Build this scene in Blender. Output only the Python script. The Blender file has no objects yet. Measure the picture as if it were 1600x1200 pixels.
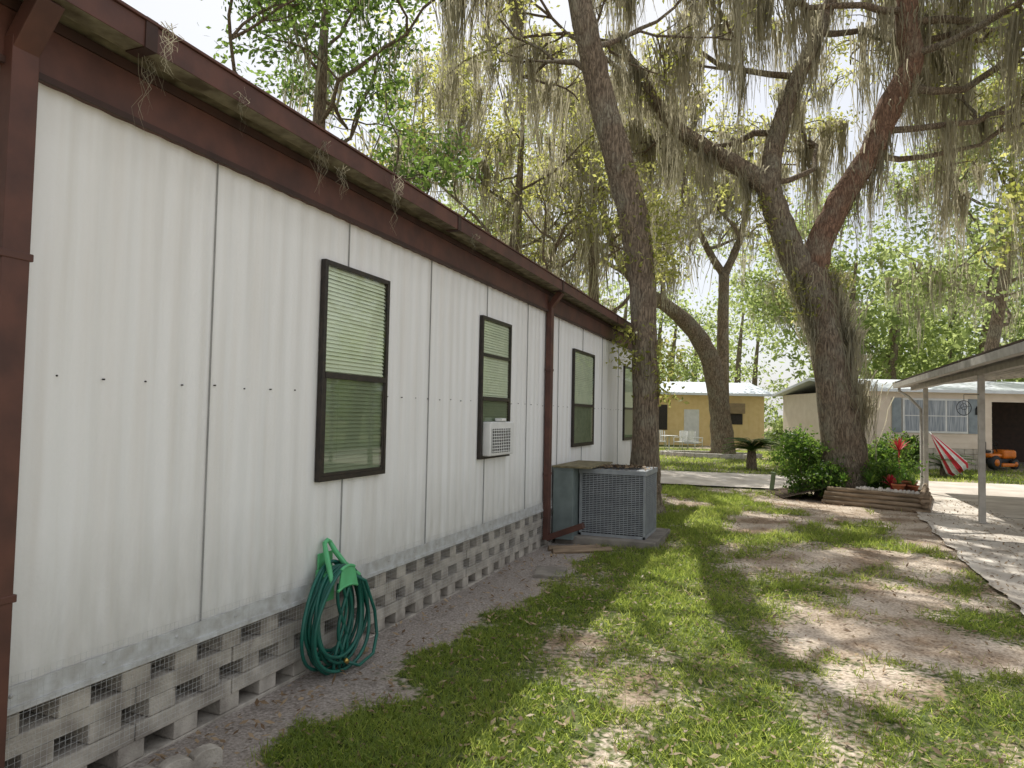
import bpy, math, random
import numpy as np
from mathutils import Vector, noise, Matrix
rng = np.random.default_rng(11)
random.seed(11)
scene = bpy.context.scene
COL = scene.collection

# ------------------------------------------------------------ mesh helpers
class Acc:
    def __init__(s):
        s.V=[]; s.F=[]; s.M=[]; s.S=[]; s.n=0
    def add(s, V, F, mat=0, smooth=False):
        V=np.asarray(V,dtype=np.float64).reshape(-1,3); F=np.asarray(F,dtype=np.int64).reshape(-1,4)
        s.V.append(V); s.F.append(F+s.n); s.n+=len(V)
        s.M.append(np.full(len(F),mat,dtype=np.int32)); s.S.append(np.full(len(F),smooth,dtype=bool))
    def box(s,x0,x1,y0,y1,z0,z1,mat=0,R=None,o=None):
        V=np.array([(x0,y0,z0),(x1,y0,z0),(x1,y1,z0),(x0,y1,z0),(x0,y0,z1),(x1,y0,z1),(x1,y1,z1),(x0,y1,z1)],float)
        if R is not None:
            V=V@np.array(R).T+np.array(o)
        F=[(0,3,2,1),(4,5,6,7),(0,1,5,4),(1,2,6,5),(2,3,7,6),(3,0,4,7)]
        s.add(V,F,mat)
    def tube(s,pts,rad,n=8,mat=0,smooth=True,cap=True,wob=0.0,closed=False):
        P=np.asarray(pts,float); m=len(P); rad=np.broadcast_to(np.asarray(rad,float),(m,))
        if closed: T=np.roll(P,-1,0)-np.roll(P,1,0)
        else: T=np.gradient(P,axis=0)
        T/=np.linalg.norm(T,axis=1)[:,None]+1e-9
        ref=np.array([0.,0,1]) if abs(T[0][2])<.8 else np.array([1.,0,0])
        a=np.cross(T[0],ref); a/=np.linalg.norm(a)
        ang=np.arange(n)*2*math.pi/n
        V=np.zeros((m,n,3))
        for i in range(m):
            a=a-T[i]*np.dot(a,T[i]); a/=np.linalg.norm(a)+1e-9
            b=np.cross(T[i],a)
            r=rad[i]*(1+(wob*rng.normal(size=n) if wob else 0))
            V[i]=P[i]+np.outer(np.cos(ang)*r,a)+np.outer(np.sin(ang)*r,b)
        F=[]
        j=np.arange(n); j2=(j+1)%n
        for i in range(m if closed else m-1):
            k=(i+1)%m
            F.append(np.stack([i*n+j,i*n+j2,k*n+j2,k*n+j],1))
        if cap and not closed and n%2==0:
            for base,rev in ((0,True),((m-1)*n,False)):
                for q in range(1,n-2,2):
                    f=[base,base+q,base+q+1,base+q+2]
                    F.append(np.array([f[::-1] if rev else f]))
        s.add(V.reshape(-1,3),np.concatenate(F),mat,smooth)
    def lathe(s,c,prof,n=16,mat=0):
        c=np.array(c,float); s.tube([c+np.array([0,0,z]) for r,z in prof],[r for r,z in prof],n,mat)
    def build(s,name,mats,parent=None,loc=(0,0,0),rotz=0,bevel=0):
        V=np.concatenate(s.V); F=np.concatenate(s.F); M=np.concatenate(s.M); S=np.concatenate(s.S)
        me=bpy.data.meshes.new(name)
        me.vertices.add(len(V)); me.vertices.foreach_set('co',V.ravel())
        me.loops.add(F.size); me.polygons.add(len(F))
        me.loops.foreach_set('vertex_index',F.ravel().astype(np.int32))
        me.polygons.foreach_set('loop_start',(np.arange(len(F))*4).astype(np.int32))
        me.polygons.foreach_set('material_index',M); me.polygons.foreach_set('use_smooth',S)
        for m in mats: me.materials.append(m)
        me.update(calc_edges=True); me.validate()
        ob=bpy.data.objects.new(name,me); COL.objects.link(ob)
        ob.location=loc; ob.rotation_euler[2]=rotz
        if parent: ob.parent=parent
        if bevel:
            b=ob.modifiers.new('bevel','BEVEL'); b.width=bevel; b.segments=2; b.limit_method='ANGLE'
        return ob
def empty(name,loc=(0,0,0),rotz=0):
    e=bpy.data.objects.new(name,None); COL.objects.link(e); e.location=loc; e.rotation_euler[2]=rotz
    e.empty_display_size=.2
    return e
def part(name,parent,x0,x1,y0,y1,z0,z1,mat,bevel=0):
    a=Acc(); a.box(x0,x1,y0,y1,z0,z1); return a.build(name,[mat],parent,bevel=bevel)

# ------------------------------------------------------------ materials
def mk(name):
    m=bpy.data.materials.new(name); m.use_nodes=True; nt=m.node_tree
    return m,nt,nt.nodes['Principled BSDF'],nt.nodes['Material Output']
def N(nt,t,**kw):
    n=nt.nodes.new(t)
    for k,v in kw.items(): setattr(n,k,v)
    return n
def mat(name,c1,c2=None,scale=5,rough=.7,bump=0,bscale=None,metal=0,stretch=(1,1,1),detail=6,spec=.4,lo=.35,hi=.65):
    m,nt,b,o=mk(name); L=nt.links.new
    b.inputs['Roughness'].default_value=rough; b.inputs['Metallic'].default_value=metal
    b.inputs['Specular IOR Level'].default_value=spec
    if c2 is None: c2=tuple(x*.78 for x in c1)
    tc=N(nt,'ShaderNodeTexCoord'); mp=N(nt,'ShaderNodeMapping'); mp.inputs['Scale'].default_value=stretch
    L(tc.outputs['Object'],mp.inputs['Vector'])
    n=N(nt,'ShaderNodeTexNoise'); n.inputs['Scale'].default_value=scale; n.inputs['Detail'].default_value=detail
    L(mp.outputs[0],n.inputs['Vector'])
    r=N(nt,'ShaderNodeValToRGB'); r.color_ramp.elements[0].position=lo; r.color_ramp.elements[1].position=hi
    r.color_ramp.elements[0].color=(*c2,1); r.color_ramp.elements[1].color=(*c1,1)
    L(n.outputs['Fac'],r.inputs[0]); L(r.outputs[0],b.inputs['Base Color'])
    if bump:
        n2=N(nt,'ShaderNodeTexNoise'); n2.inputs['Scale'].default_value=bscale or scale*4; n2.inputs['Detail'].default_value=8
        L(mp.outputs[0],n2.inputs['Vector'])
        bp=N(nt,'ShaderNodeBump'); bp.inputs['Strength'].default_value=1; bp.inputs['Distance'].default_value=bump
        L(n2.outputs['Fac'],bp.inputs['Height']); L(bp.outputs[0],b.inputs['Normal'])
    return m
def barkmat(name,c1,c2):
    m,nt,b,o=mk(name); L=nt.links.new
    b.inputs['Roughness'].default_value=.95; b.inputs['Specular IOR Level'].default_value=.1
    tc=N(nt,'ShaderNodeTexCoord'); mp=N(nt,'ShaderNodeMapping'); mp.inputs['Scale'].default_value=(1,1,.2); L(tc.outputs['Object'],mp.inputs[0])
    nd=N(nt,'ShaderNodeTexNoise'); nd.inputs['Scale'].default_value=9; nd.inputs['Detail'].default_value=5; L(mp.outputs[0],nd.inputs['Vector'])
    va=N(nt,'ShaderNodeVectorMath',operation='MULTIPLY_ADD'); L(nd.outputs['Color'],va.inputs[0]); va.inputs[1].default_value=(.22,.22,.22); L(mp.outputs[0],va.inputs[2])
    vo=N(nt,'ShaderNodeTexVoronoi'); vo.feature='DISTANCE_TO_EDGE'; vo.inputs['Scale'].default_value=20; L(va.outputs[0],vo.inputs['Vector'])
    n=N(nt,'ShaderNodeTexNoise'); n.inputs['Scale'].default_value=30; n.inputs['Detail'].default_value=10; n.inputs['Roughness'].default_value=.65; L(mp.outputs[0],n.inputs['Vector'])
    r0=N(nt,'ShaderNodeMapRange'); r0.inputs[2].default_value=.22; r0.inputs[3].default_value=.25; L(vo.outputs['Distance'],r0.inputs[0])
    rn=N(nt,'ShaderNodeMapRange'); rn.inputs[1].default_value=.3; rn.inputs[2].default_value=.7; L(n.outputs['Fac'],rn.inputs[0])
    mu=N(nt,'ShaderNodeMath',operation='MULTIPLY'); L(r0.outputs[0],mu.inputs[0]); L(rn.outputs[0],mu.inputs[1])
    r=N(nt,'ShaderNodeValToRGB'); r.color_ramp.elements[0].position=.02; r.color_ramp.elements[1].position=.55
    r.color_ramp.elements[0].color=(*c2,1); r.color_ramp.elements[1].color=(*c1,1); L(mu.outputs[0],r.inputs[0])
    nl=N(nt,'ShaderNodeTexNoise'); nl.inputs['Scale'].default_value=2.2; nl.inputs['Detail'].default_value=6; L(tc.outputs['Object'],nl.inputs['Vector'])
    rl=N(nt,'ShaderNodeValToRGB'); rl.color_ramp.elements[0].position=.46; rl.color_ramp.elements[1].position=.64; L(nl.outputs['Fac'],rl.inputs[0])
    ml=N(nt,'ShaderNodeMath',operation='MULTIPLY'); L(rl.outputs[0],ml.inputs[0]); L(mu.outputs[0],ml.inputs[1])
    mx=N(nt,'ShaderNodeMix',data_type='RGBA'); L(ml.outputs[0],mx.inputs[0]); L(r.outputs[0],mx.inputs[6]); mx.inputs[7].default_value=(.34,.34,.26,1)
    L(mx.outputs[2],b.inputs['Base Color'])
    bp=N(nt,'ShaderNodeBump'); bp.inputs['Distance'].default_value=.03; L(mu.outputs[0],bp.inputs['Height']); L(bp.outputs[0],b.inputs['Normal'])
    return m
def leafmat(name,c1,c2,t1,t2,fac=.5,nscale=.6):
    m,nt,b,o=mk(name); L=nt.links.new
    nt.nodes.remove(b)
    g=N(nt,'ShaderNodeNewGeometry'); tc=N(nt,'ShaderNodeTexCoord')
    n=N(nt,'ShaderNodeTexNoise'); n.inputs['Scale'].default_value=nscale; n.inputs['Detail'].default_value=2
    L(tc.outputs['Object'],n.inputs['Vector'])
    mx=N(nt,'ShaderNodeMath',operation='ADD'); L(n.outputs['Fac'],mx.inputs[0])
    ms=N(nt,'ShaderNodeMath',operation='MULTIPLY_ADD'); L(g.outputs['Random Per Island'],ms.inputs[0]); ms.inputs[1].default_value=.7; ms.inputs[2].default_value=-.35
    L(ms.outputs[0],mx.inputs[1])
    def ramp(a,c):
        r=N(nt,'ShaderNodeValToRGB'); r.color_ramp.elements[0].position=.25; r.color_ramp.elements[1].position=.75
        r.color_ramp.elements[0].color=(*a,1); r.color_ramp.elements[1].color=(*c,1); L(mx.outputs[0],r.inputs[0]); return r
    r1=ramp(c1,c2); r2=ramp(t1,t2)
    d=N(nt,'ShaderNodeBsdfPrincipled'); d.inputs['Roughness'].default_value=.5; d.inputs['Specular IOR Level'].default_value=.35
    L(r1.outputs[0],d.inputs['Base Color'])
    t=N(nt,'ShaderNodeBsdfTranslucent'); L(r2.outputs[0],t.inputs['Color'])
    s=N(nt,'ShaderNodeMixShader'); s.inputs[0].default_value=fac
    L(d.outputs[0],s.inputs[1]); L(t.outputs[0],s.inputs[2]); L(s.outputs[0],o.inputs['Surface'])
    return m

M_leaf=leafmat('oak_leaf',(.06,.085,.02),(.13,.15,.04),(.46,.48,.10),(.85,.82,.28),fac=.6)
M_leafdk=leafmat('dark_leaf',(.025,.05,.015),(.06,.10,.03),(.14,.24,.04),(.34,.48,.10))
M_leaffar=leafmat('far_leaf',(.06,.10,.03),(.12,.17,.06),(.40,.50,.14),(.68,.76,.30),fac=.57,nscale=.25)
M_bush=leafmat('shrub_leaf',(.03,.07,.012),(.08,.14,.03),(.14,.28,.04),(.34,.5,.08),nscale=3)
M_moss=leafmat('spanish_moss',(.20,.185,.13),(.33,.31,.23),(.42,.38,.26),(.72,.66,.48),fac=.54,nscale=1.2)
M_grass=leafmat('grass_blade',(.075,.12,.02),(.17,.23,.05),(.40,.52,.08),(.70,.76,.18),fac=.55,nscale=1.0)
M_litter=leafmat('dead_leaf',(.16,.10,.055),(.42,.31,.19),(.15,.08,.03),(.3,.18,.08),fac=.2,nscale=4)
M_red=leafmat('red_leaf',(.35,.02,.03),(.6,.06,.08),(.4,.03,.03),(.6,.1,.1),fac=.35,nscale=4)
M_bark=barkmat('bark',(.36,.28,.20),(.07,.052,.038))
M_barkr=barkmat('bark_red',(.35,.215,.145),(.08,.045,.033))
M_brown=mat('brown_paint',(.12,.05,.035),(.075,.034,.026),scale=6,rough=.55,bump=.001)
M_brown2=mat('brown_trim',(.06,.028,.02),(.038,.019,.014),scale=6,rough=.6)
M_soffit=mat('dirty_soffit',(.26,.23,.15),(.09,.07,.04),scale=9,rough=.8)
M_roof=mat('roof_shingle',(.12,.08,.06),(.06,.04,.03),scale=20,rough=.9,bump=.01)
M_frame=mat('bronze_frame',(.035,.025,.019),(.016,.013,.011),scale=20,rough=.4)
M_galv=mat('galvanised',(.62,.63,.63),(.46,.45,.43),scale=14,rough=.5,metal=.1,bump=.002)
M_block=mat('concrete_block',(.52,.475,.41),(.27,.24,.205),scale=7,rough=.95,bump=.006,bscale=90)
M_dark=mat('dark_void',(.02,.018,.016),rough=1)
M_conc=mat('concrete',(.30,.27,.23),(.16,.14,.12),scale=5,rough=.95,bump=.005,bscale=70)
M_acgrey=mat('ac_grey',(.33,.35,.36),(.25,.265,.28),scale=8,rough=.5,metal=.1)
M_acgreen=mat('ac_green_grey',(.20,.24,.23),(.14,.17,.165),scale=5,rough=.5)
M_rust=mat('rusty_lid',(.27,.23,.13),(.12,.10,.06),scale=12,rough=.8)
M_hose=mat('hose_green',(.015,.13,.095),(.012,.09,.07),scale=10,rough=.35)
M_hanger=mat('hanger_green',(.12,.50,.22),(.10,.40,.17),scale=10,rough=.4)
M_white=mat('white_paint',(.78,.78,.76),(.68,.68,.66),scale=4,rough=.5)
M_blind=mat('blind_slat',(.80,.84,.70),(.70,.75,.6),scale=3,rough=.6)
M_yellow=mat('yellow_siding',(.84,.64,.32),(.77,.57,.26),scale=3,rough=.7)
M_tan=mat('tan_siding',(.83,.72,.60),(.75,.64,.52),scale=3,rough=.7)
M_metalroof=mat('white_metal_roof',(.76,.80,.84),(.66,.7,.74),scale=3,rough=.4)
M_shut=mat('shutter_blue',(.32,.37,.40),rough=.6)
M_curt=mat('curtain',(.50,.53,.57),(.22,.25,.29),scale=6,stretch=(6,1,.3),rough=.8)
M_post=mat('post_paint',(.50,.47,.42),(.38,.35,.31),scale=8,rough=.6)
M_under=mat('carport_pan',(.50,.48,.44),(.36,.34,.31),scale=3,rough=.6)
M_timber=mat('landscape_timber',(.34,.25,.17),(.15,.11,.07),scale=6,rough=.95,bump=.006,stretch=(.4,.4,3))
M_soil=mat('mulch',(.14,.09,.06),(.05,.035,.025),scale=25,rough=1,bump=.02)
M_terra=mat('terracotta',(.45,.15,.07),(.35,.11,.05),scale=8,rough=.8)
M_orange=mat('mower_orange',(.75,.20,.015),rough=.35)
M_black=mat('black_rubber',(.02,.02,.02),rough=.6)
M_redst=mat('umbrella_red',(.65,.05,.07),rough=.7)
M_stone=mat('white_stone',(.6,.56,.5),(.4,.37,.33),scale=12,rough=.9)

# siding: white with faint vertical grime and dirty foot
M_siding,nt,b,o=mk('white_siding'); L=nt.links.new
tc=N(nt,'ShaderNodeTexCoord'); mp=N(nt,'ShaderNodeMapping'); mp.inputs['Scale'].default_value=(1,6,.3)
L(tc.outputs['Object'],mp.inputs[0]); n=N(nt,'ShaderNodeTexNoise'); n.inputs['Scale'].default_value=1.8; n.inputs['Detail'].default_value=10
L(mp.outputs[0],n.inputs['Vector'])
r=N(nt,'ShaderNodeValToRGB'); r.color_ramp.elements[0].position=.3; r.color_ramp.elements[1].position=.58
r.color_ramp.elements[0].color=(.765,.75,.72,1); r.color_ramp.elements[1].color=(.84,.84,.83,1); L(n.outputs['Fac'],r.inputs[0])
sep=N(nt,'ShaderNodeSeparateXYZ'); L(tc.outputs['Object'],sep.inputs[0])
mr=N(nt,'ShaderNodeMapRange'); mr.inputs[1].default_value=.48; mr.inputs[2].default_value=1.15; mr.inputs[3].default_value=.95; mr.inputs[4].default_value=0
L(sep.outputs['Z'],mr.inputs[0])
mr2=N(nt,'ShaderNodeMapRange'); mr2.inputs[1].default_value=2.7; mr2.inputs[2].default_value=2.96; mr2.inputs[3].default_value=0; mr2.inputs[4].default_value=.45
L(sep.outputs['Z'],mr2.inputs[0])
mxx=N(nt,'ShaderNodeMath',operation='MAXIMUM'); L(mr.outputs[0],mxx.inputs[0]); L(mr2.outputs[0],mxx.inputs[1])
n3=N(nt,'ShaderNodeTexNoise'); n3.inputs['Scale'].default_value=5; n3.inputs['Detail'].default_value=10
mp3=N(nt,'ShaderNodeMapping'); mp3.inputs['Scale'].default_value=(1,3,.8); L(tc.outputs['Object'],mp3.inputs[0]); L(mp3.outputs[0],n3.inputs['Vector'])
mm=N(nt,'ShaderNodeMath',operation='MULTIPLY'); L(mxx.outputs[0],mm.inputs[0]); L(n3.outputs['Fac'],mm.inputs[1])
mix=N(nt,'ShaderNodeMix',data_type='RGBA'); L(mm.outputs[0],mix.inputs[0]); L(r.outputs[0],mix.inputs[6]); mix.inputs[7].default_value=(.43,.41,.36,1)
L(mix.outputs[2],b.inputs['Base Color']); b.inputs['Roughness'].default_value=.65; b.inputs['Specular IOR Level'].default_value=.25
bp=N(nt,'ShaderNodeBump'); bp.inputs['Distance'].default_value=.0015; n4=N(nt,'ShaderNodeTexNoise'); n4.inputs['Scale'].default_value=60
L(tc.outputs['Object'],n4.inputs['Vector']); L(n4.outputs['Fac'],bp.inputs['Height']); L(bp.outputs[0],b.inputs['Normal'])

# glass
def glassmat(name,tint,refl,gain):
    m,nt,b,o=mk(name); L=nt.links.new; nt.nodes.remove(b)
    g=N(nt,'ShaderNodeBsdfGlossy'); g.inputs['Roughness'].default_value=.03; g.inputs['Color'].default_value=(.9,.95,.9,1)
    t=N(nt,'ShaderNodeBsdfTransparent'); t.inputs['Color'].default_value=(*tint,1)
    f=N(nt,'ShaderNodeLayerWeight'); f.inputs['Blend'].default_value=.5
    p=N(nt,'ShaderNodeMath',operation='POWER'); L(f.outputs['Facing'],p.inputs[0]); p.inputs[1].default_value=3.5
    a=N(nt,'ShaderNodeMath',operation='MULTIPLY_ADD'); L(p.outputs[0],a.inputs[0]); a.inputs[1].default_value=gain; a.inputs[2].default_value=refl
    s=N(nt,'ShaderNodeMixShader'); L(a.outputs[0],s.inputs[0]); L(t.outputs[0],s.inputs[1]); L(g.outputs[0],s.inputs[2]); L(s.outputs[0],o.inputs['Surface'])
    return m
M_glass=glassmat('window_glass',(.94,.97,.91),.05,.6)
M_screen=glassmat('screened_glass',(.50,.54,.47),.07,.6)

# ------------------------------------------------------------ ground
def nz(x,y,z=0): return noise.noise(Vector((x,y,z)))
def fbm(x,y,s,o=4,z=0):
    v=0;a=1;t=0
    for i in range(o):
        v+=a*nz(x*s,y*s,z+i*7.3); t+=a; a*=.55; s*=2.1
    return v/t*1.6
def edgex(x,y): return -2.12+.36*fbm(x,y,1.5,5,5)
def grass(x,y):
    f=fbm(x,y,.62,5,1)*1.15
    edge=edgex(x,y)
    if x<edge and y<15.5 and x>-4: return max(0,.38+f*.3-(edge-x)*1.6)
    if y<17.3:
        b=.58
        if x<-.9: b=.76
        if y>7.5:
            b-=min(1,(y-7.5)/2.0)*(.30 if x>-.7 else .10)
        if x>1.3: b-=min(.3,(x-1.3)*.35)
        return min(1,max(0,b+f+.08))
    return min(1,max(0,.72+f*.6))
xs=np.concatenate([[-400,-200,-100,-60,-35,-20,-12,-8,-6,-5,-4,-3.4],np.arange(-3,6,.09),np.arange(6,16,.8),[18,22,30,45,70,120,220,400]])
ys=np.concatenate([[-200,-80,-30,-12,-5,-2,0],np.arange(1,17.5,.11),np.arange(17.5,40,.5),[42,46,52,60,80,120,200,400]])
nx,ny=len(xs),len(ys)
def gz(x,y):
    if x<-20 or x>16 or y>40 or y<-2: return -.0
    return .022*fbm(x,y,.9,3,9)
GV=np.array([(x,y,gz(x,y)) for y in ys for x in xs])
GF=np.array([(j*nx+i,j*nx+i+1,(j+1)*nx+i+1,(j+1)*nx+i) for j in range(ny-1) for i in range(nx-1)])
ga=Acc(); ga.add(GV,GF,0,True)
M_ground,nt,b,o=mk('ground_soil_and_grass'); L=nt.links.new
at=N(nt,'ShaderNodeAttribute'); at.attribute_name='cover'
sp=N(nt,'ShaderNodeSeparateColor'); L(at.outputs['Color'],sp.inputs[0])
tc=N(nt,'ShaderNodeTexCoord')
def noi(s,d=8):
    q=N(nt,'ShaderNodeTexNoise'); q.inputs['Scale'].default_value=s; q.inputs['Detail'].default_value=d; L(tc.outputs['Object'],q.inputs['Vector']); return q
def rmp(src,a,ca,c,cc):
    q=N(nt,'ShaderNodeValToRGB'); q.color_ramp.elements[0].position=a; q.color_ramp.elements[1].position=c
    q.color_ramp.elements[0].color=(*ca,1); q.color_ramp.elements[1].color=(*cc,1); L(src,q.inputs[0]); return q
d1=rmp(noi(1.6).outputs['Fac'],.36,(.34,.25,.175),.62,(.70,.60,.49))
d2=rmp(noi(40,10).outputs['Fac'],.38,(.25,.2,.16),.58,(1,1,1))
dm=N(nt,'ShaderNodeMix',data_type='RGBA',blend_type='MULTIPLY'); dm.inputs[0].default_value=.5; L(d1.outputs[0],dm.inputs[6]); L(d2.outputs[0],dm.inputs[7])
w=N(nt,'ShaderNodeMix',data_type='RGBA'); L(sp.outputs[1],w.inputs[0]); L(dm.outputs[2],w.inputs[6])
gw=rmp(noi(60,12).outputs['Fac'],.3,(.20,.17,.145),.7,(.46,.41,.37)); L(gw.outputs[0],w.inputs[7])
g1=rmp(noi(12,10).outputs['Fac'],.35,(.05,.07,.022),.7,(.16,.19,.06))
th=N(nt,'ShaderNodeMath',operation='MULTIPLY_ADD'); L(noi(22,6).outputs['Fac'],th.inputs[0]); th.inputs[1].default_value=1.6; th.inputs[2].default_value=-.8
ad=N(nt,'ShaderNodeMath',operation='ADD'); L(sp.outputs[0],ad.inputs[0]); L(th.outputs[0],ad.inputs[1])
st=N(nt,'ShaderNodeMapRange'); st.inputs[1].default_value=.42; st.inputs[2].default_value=.72; L(ad.outputs[0],st.inputs[0])
fm=N(nt,'ShaderNodeMix',data_type='RGBA'); L(st.outputs[0],fm.inputs[0]); L(w.outputs[2],fm.inputs[6]); L(g1.outputs[0],fm.inputs[7])
L(fm.outputs[2],b.inputs['Base Color']); b.inputs['Roughness'].default_value=1; b.inputs['Specular IOR Level'].default_value=.1
bp=N(nt,'ShaderNodeBump'); bp.inputs['Distance'].default_value=.012; L(noi(55,12).outputs['Fac'],bp.inputs['Height']); L(bp.outputs[0],b.inputs['Normal'])
gob=ga.build('ground',[M_ground])
ca=gob.data.color_attributes.new('cover','FLOAT_COLOR','POINT')
cols=np.ones((len(GV),4))
for i,(x,y,z) in enumerate(GV):
    cols[i,0]=grass(x,y); cols[i,1]=min(1,max(0,(edgex(x,y)-x)/.3+.5)) if (-4<x and y<15.5) else 0.0; cols[i,2]=0
ca.data.foreach_set('color',cols.ravel())

# grass blades
def blades(acc,P,h,w,matid=0,lean=.5):
    n=len(P); a=rng.uniform(0,2*math.pi,n)
    side=np.stack([np.cos(a),np.sin(a),np.zeros(n)],1)*w[:,None]
    up=np.stack([rng.normal(0,lean,n),rng.normal(0,lean,n),np.ones(n)],1)*h[:,None]
    V=np.stack([P-side,P+side,P+side*.25+up,P-side*.25+up],1)
    F=np.arange(n*4).reshape(n,4); acc.add(V.reshape(-1,3),F,matid)
pts=[]
cand=rng.uniform(size=(420000,2))
cy=2.0+ (cand[:,1]**1.7)*15; cx=-2.6+cand[:,0]*7.2
for x,y in zip(cx,cy):
    g=grass(x,y); 
    if x>1.75+ .02*y and y<17: continue
    if (g-.42)*1.4+.7*nz(x*5,y*5,3) > random.random()*.95: pts.append((x,y,gz(x,y)))
P=np.array(pts); n=len(P)
k=1+np.clip(P[:,1]-5,0,10)*.12
tuft=np.array([1+.9*max(0,nz(x*3,y*3,8)) for x,y,z in pts])
acc=Acc(); blades(acc,P,rng.uniform(.015,.055,n)*k**.5*tuft,rng.uniform(.002,.0045,n)*k,0,.7)
print('blades',n)
W=P[rng.choice(n,n//5)]+np.array([0,0,.02]); m=len(W)
a=rng.uniform(0,6.28,m); s1=np.stack([np.cos(a),np.sin(a),rng.normal(0,.4,m)],1)*rng.uniform(.007,.018,m)[:,None]
s2=np.stack([-np.sin(a),np.cos(a),rng.normal(0,.4,m)],1)*rng.uniform(.005,.013,m)[:,None]
acc.add(np.stack([W-s1,W-s2,W+s1,W+s2],1).reshape(-1,3),np.arange(m*4).reshape(m,4))
m=26000
Q=np.stack([rng.uniform(-9,9,m),rng.uniform(22.3,38,m),np.zeros(m)],1)
blades(acc,Q,rng.uniform(.04,.10,m),rng.uniform(.008,.02,m))
acc.build('grass',[M_grass])
# litter
m=12000
x=rng.uniform(-2.75,3.6,m); y=2+rng.uniform(0,1,m)**1.4*15
W=np.stack([x,y,np.full(m,.028)],1); W[:,2]+=np.where(x>1.9,.02,0); a=rng.uniform(0,6.28,m)
s1=np.stack([np.cos(a),np.sin(a),rng.normal(0,.3,m)],1)*rng.uniform(.01,.035,m)[:,None]
s2=np.stack([-np.sin(a),np.cos(a),rng.normal(0,.3,m)],1)*rng.uniform(.005,.014,m)[:,None]
acc=Acc(); acc.add(np.stack([W-s1,W-s2,W+s1,W+s2],1).reshape(-1,3),np.arange(m*4).reshape(m,4))
acc.build('fallen_leaves',[M_litter])

# paving
def sheet(name,poly_l,poly_r,z,matl):
    a=Acc(); V=[];F=[]
    for (l,r_) in zip(poly_l,poly_r):
        V+= [(l[0],l[1],z),(r_[0],r_[1],z)]
    F=[(2*i,2*i+1,2*i+3,2*i+2) for i in range(len(poly_l)-1)]
    a.add(V,F); return a.build(name,[matl])
M_drive=mat('driveway_concrete',(.72,.66,.58),(.50,.44,.37),scale=1.8,rough=.95,bump=.004,bscale=60,detail=10)
M_road=mat('sandy_road',(.66,.60,.53),(.48,.42,.36),scale=1.5,rough=.95,bump=.006,bscale=40,detail=10)
yy=np.arange(-2,18.3,.12)
sheet('driveway',[(1.95+.05*max(0,y-9)+.10*fbm(0,y,1.2,5),y) for y in yy],[(9,y) for y in yy],.034,M_drive)
xx=np.arange(-16,30,.25)
sheet('road',[(x,22.0+.1*x+.1*fbm(x,0,1,4)) for x in xx],[(x,17.6+.05*x+.14*fbm(x,4,1,4)) for x in xx],.038,M_road)
sheet('garage_apron',[(7.1,21.9),(8.2,30)],[(11,22.2),(12,30)],.043,M_drive)
a=Acc()
for y in (5.5,8.5,11.5,14.5): a.box(2.3,9,y-.008,y+.008,.034,.0375)
a.build('driveway_joints',[M_dark])

# ------------------------------------------------------------ white mobile home
home=empty('white_mobile_home',(0,0,0))
WX=-2.8; Y0,Y1=-3.0,15.2
a=Acc()
yv=np.arange(Y0,Y1+.001,.019); prof=WX+.0042*np.sin(yv*2*math.pi/.1524)+.0018*np.sin(yv*2*math.pi/.61)
zs=[.47,2.98]
V=np.array([(px,y,z) for z in zs for px,y in zip(prof,yv)]); n=len(yv)
a.add(V,[(i,i+1,n+i+1,n+i) for i in range(n-1)],0,True)
a.box(-9.8,WX-.02,Y0,Y1,.45,3.2)
a.build('siding',[M_siding],home)
a=Acc()
for y in np.arange(1.65-1.22*3,Y1,1.218): a.box(WX-.003,WX+.0074,y-.0014,y+.0014,.54,2.95)
a.build('panel_seams',[mat('seam_grey',(.36,.36,.35),rough=.8)],home)
a=Acc()
for y in np.arange(1.16,Y1,.217):
    zz=1.765+random.uniform(-.006,.006)
    if any(lo<y<hi for lo,hi in ((3.75,4.6),(6.3,7.2),(9.55,10.85))): continue
    a.tube([(WX-.002,y,zz),(WX+.010,y,zz)],.0042,6,0)
a.build('siding_screws',[M_frame],home)
part('end_corner_trim',home,WX-.03,WX+.014,Y1-.005,Y1+.03,.5,2.95,M_white)
a=Acc(); a.box(WX-.02,WX+.022,Y0,Y1,.452,.475); a.box(WX+.0078,WX+.012,Y0,Y1,.475,.555)
for y in np.arange(.3,Y1,.4): a.tube([(WX+.010,y,.52),(WX+.017,y,.52)],.008,6,0)
a.build('base_flashing',[M_galv],home)
part('eave_trim_board',home,WX-.01,WX+.035,Y0,Y1+.05,2.945,3.205,M_brown,.004)
part('eave_trim_lip',home,WX+.0355,WX+.05,Y0,Y1+.05,2.94,2.965,M_brown2)
part('eave_trim_top_rail',home,WX+.0355,WX+.047,Y0,Y1+.05,3.16,3.205,M_brown2)
part('soffit',home,WX-.01,-2.56,Y0-.1,Y1+.2,3.216,3.226,M_soffit)
a=Acc()
a.box(-2.665,-2.66,Y0-.1,Y1+.2,3.190,3.30,1); a.box(-2.659,-2.556,Y0-.1,Y1+.2,3.19,3.195,1)
a.box(-2.555,-2.55,Y0-.1,Y1+.2,3.188,3.30); a.box(-2.557,-2.538,Y0-.1,Y1+.2,3.301,3.315)
a.build('gutter',[M_brown,M_soffit],home,bevel=.002)
a=Acc()
for y in (2.2,5.3,8.3,11.4): a.box(-2.553,-2.543,y-.03,y+.03,3.184,3.319); a.box(-2.66,-2.553,y-.03,y+.03,3.183,3.189)
a.build('gutter_joints',[M_brown2],home)
a=Acc()
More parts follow.
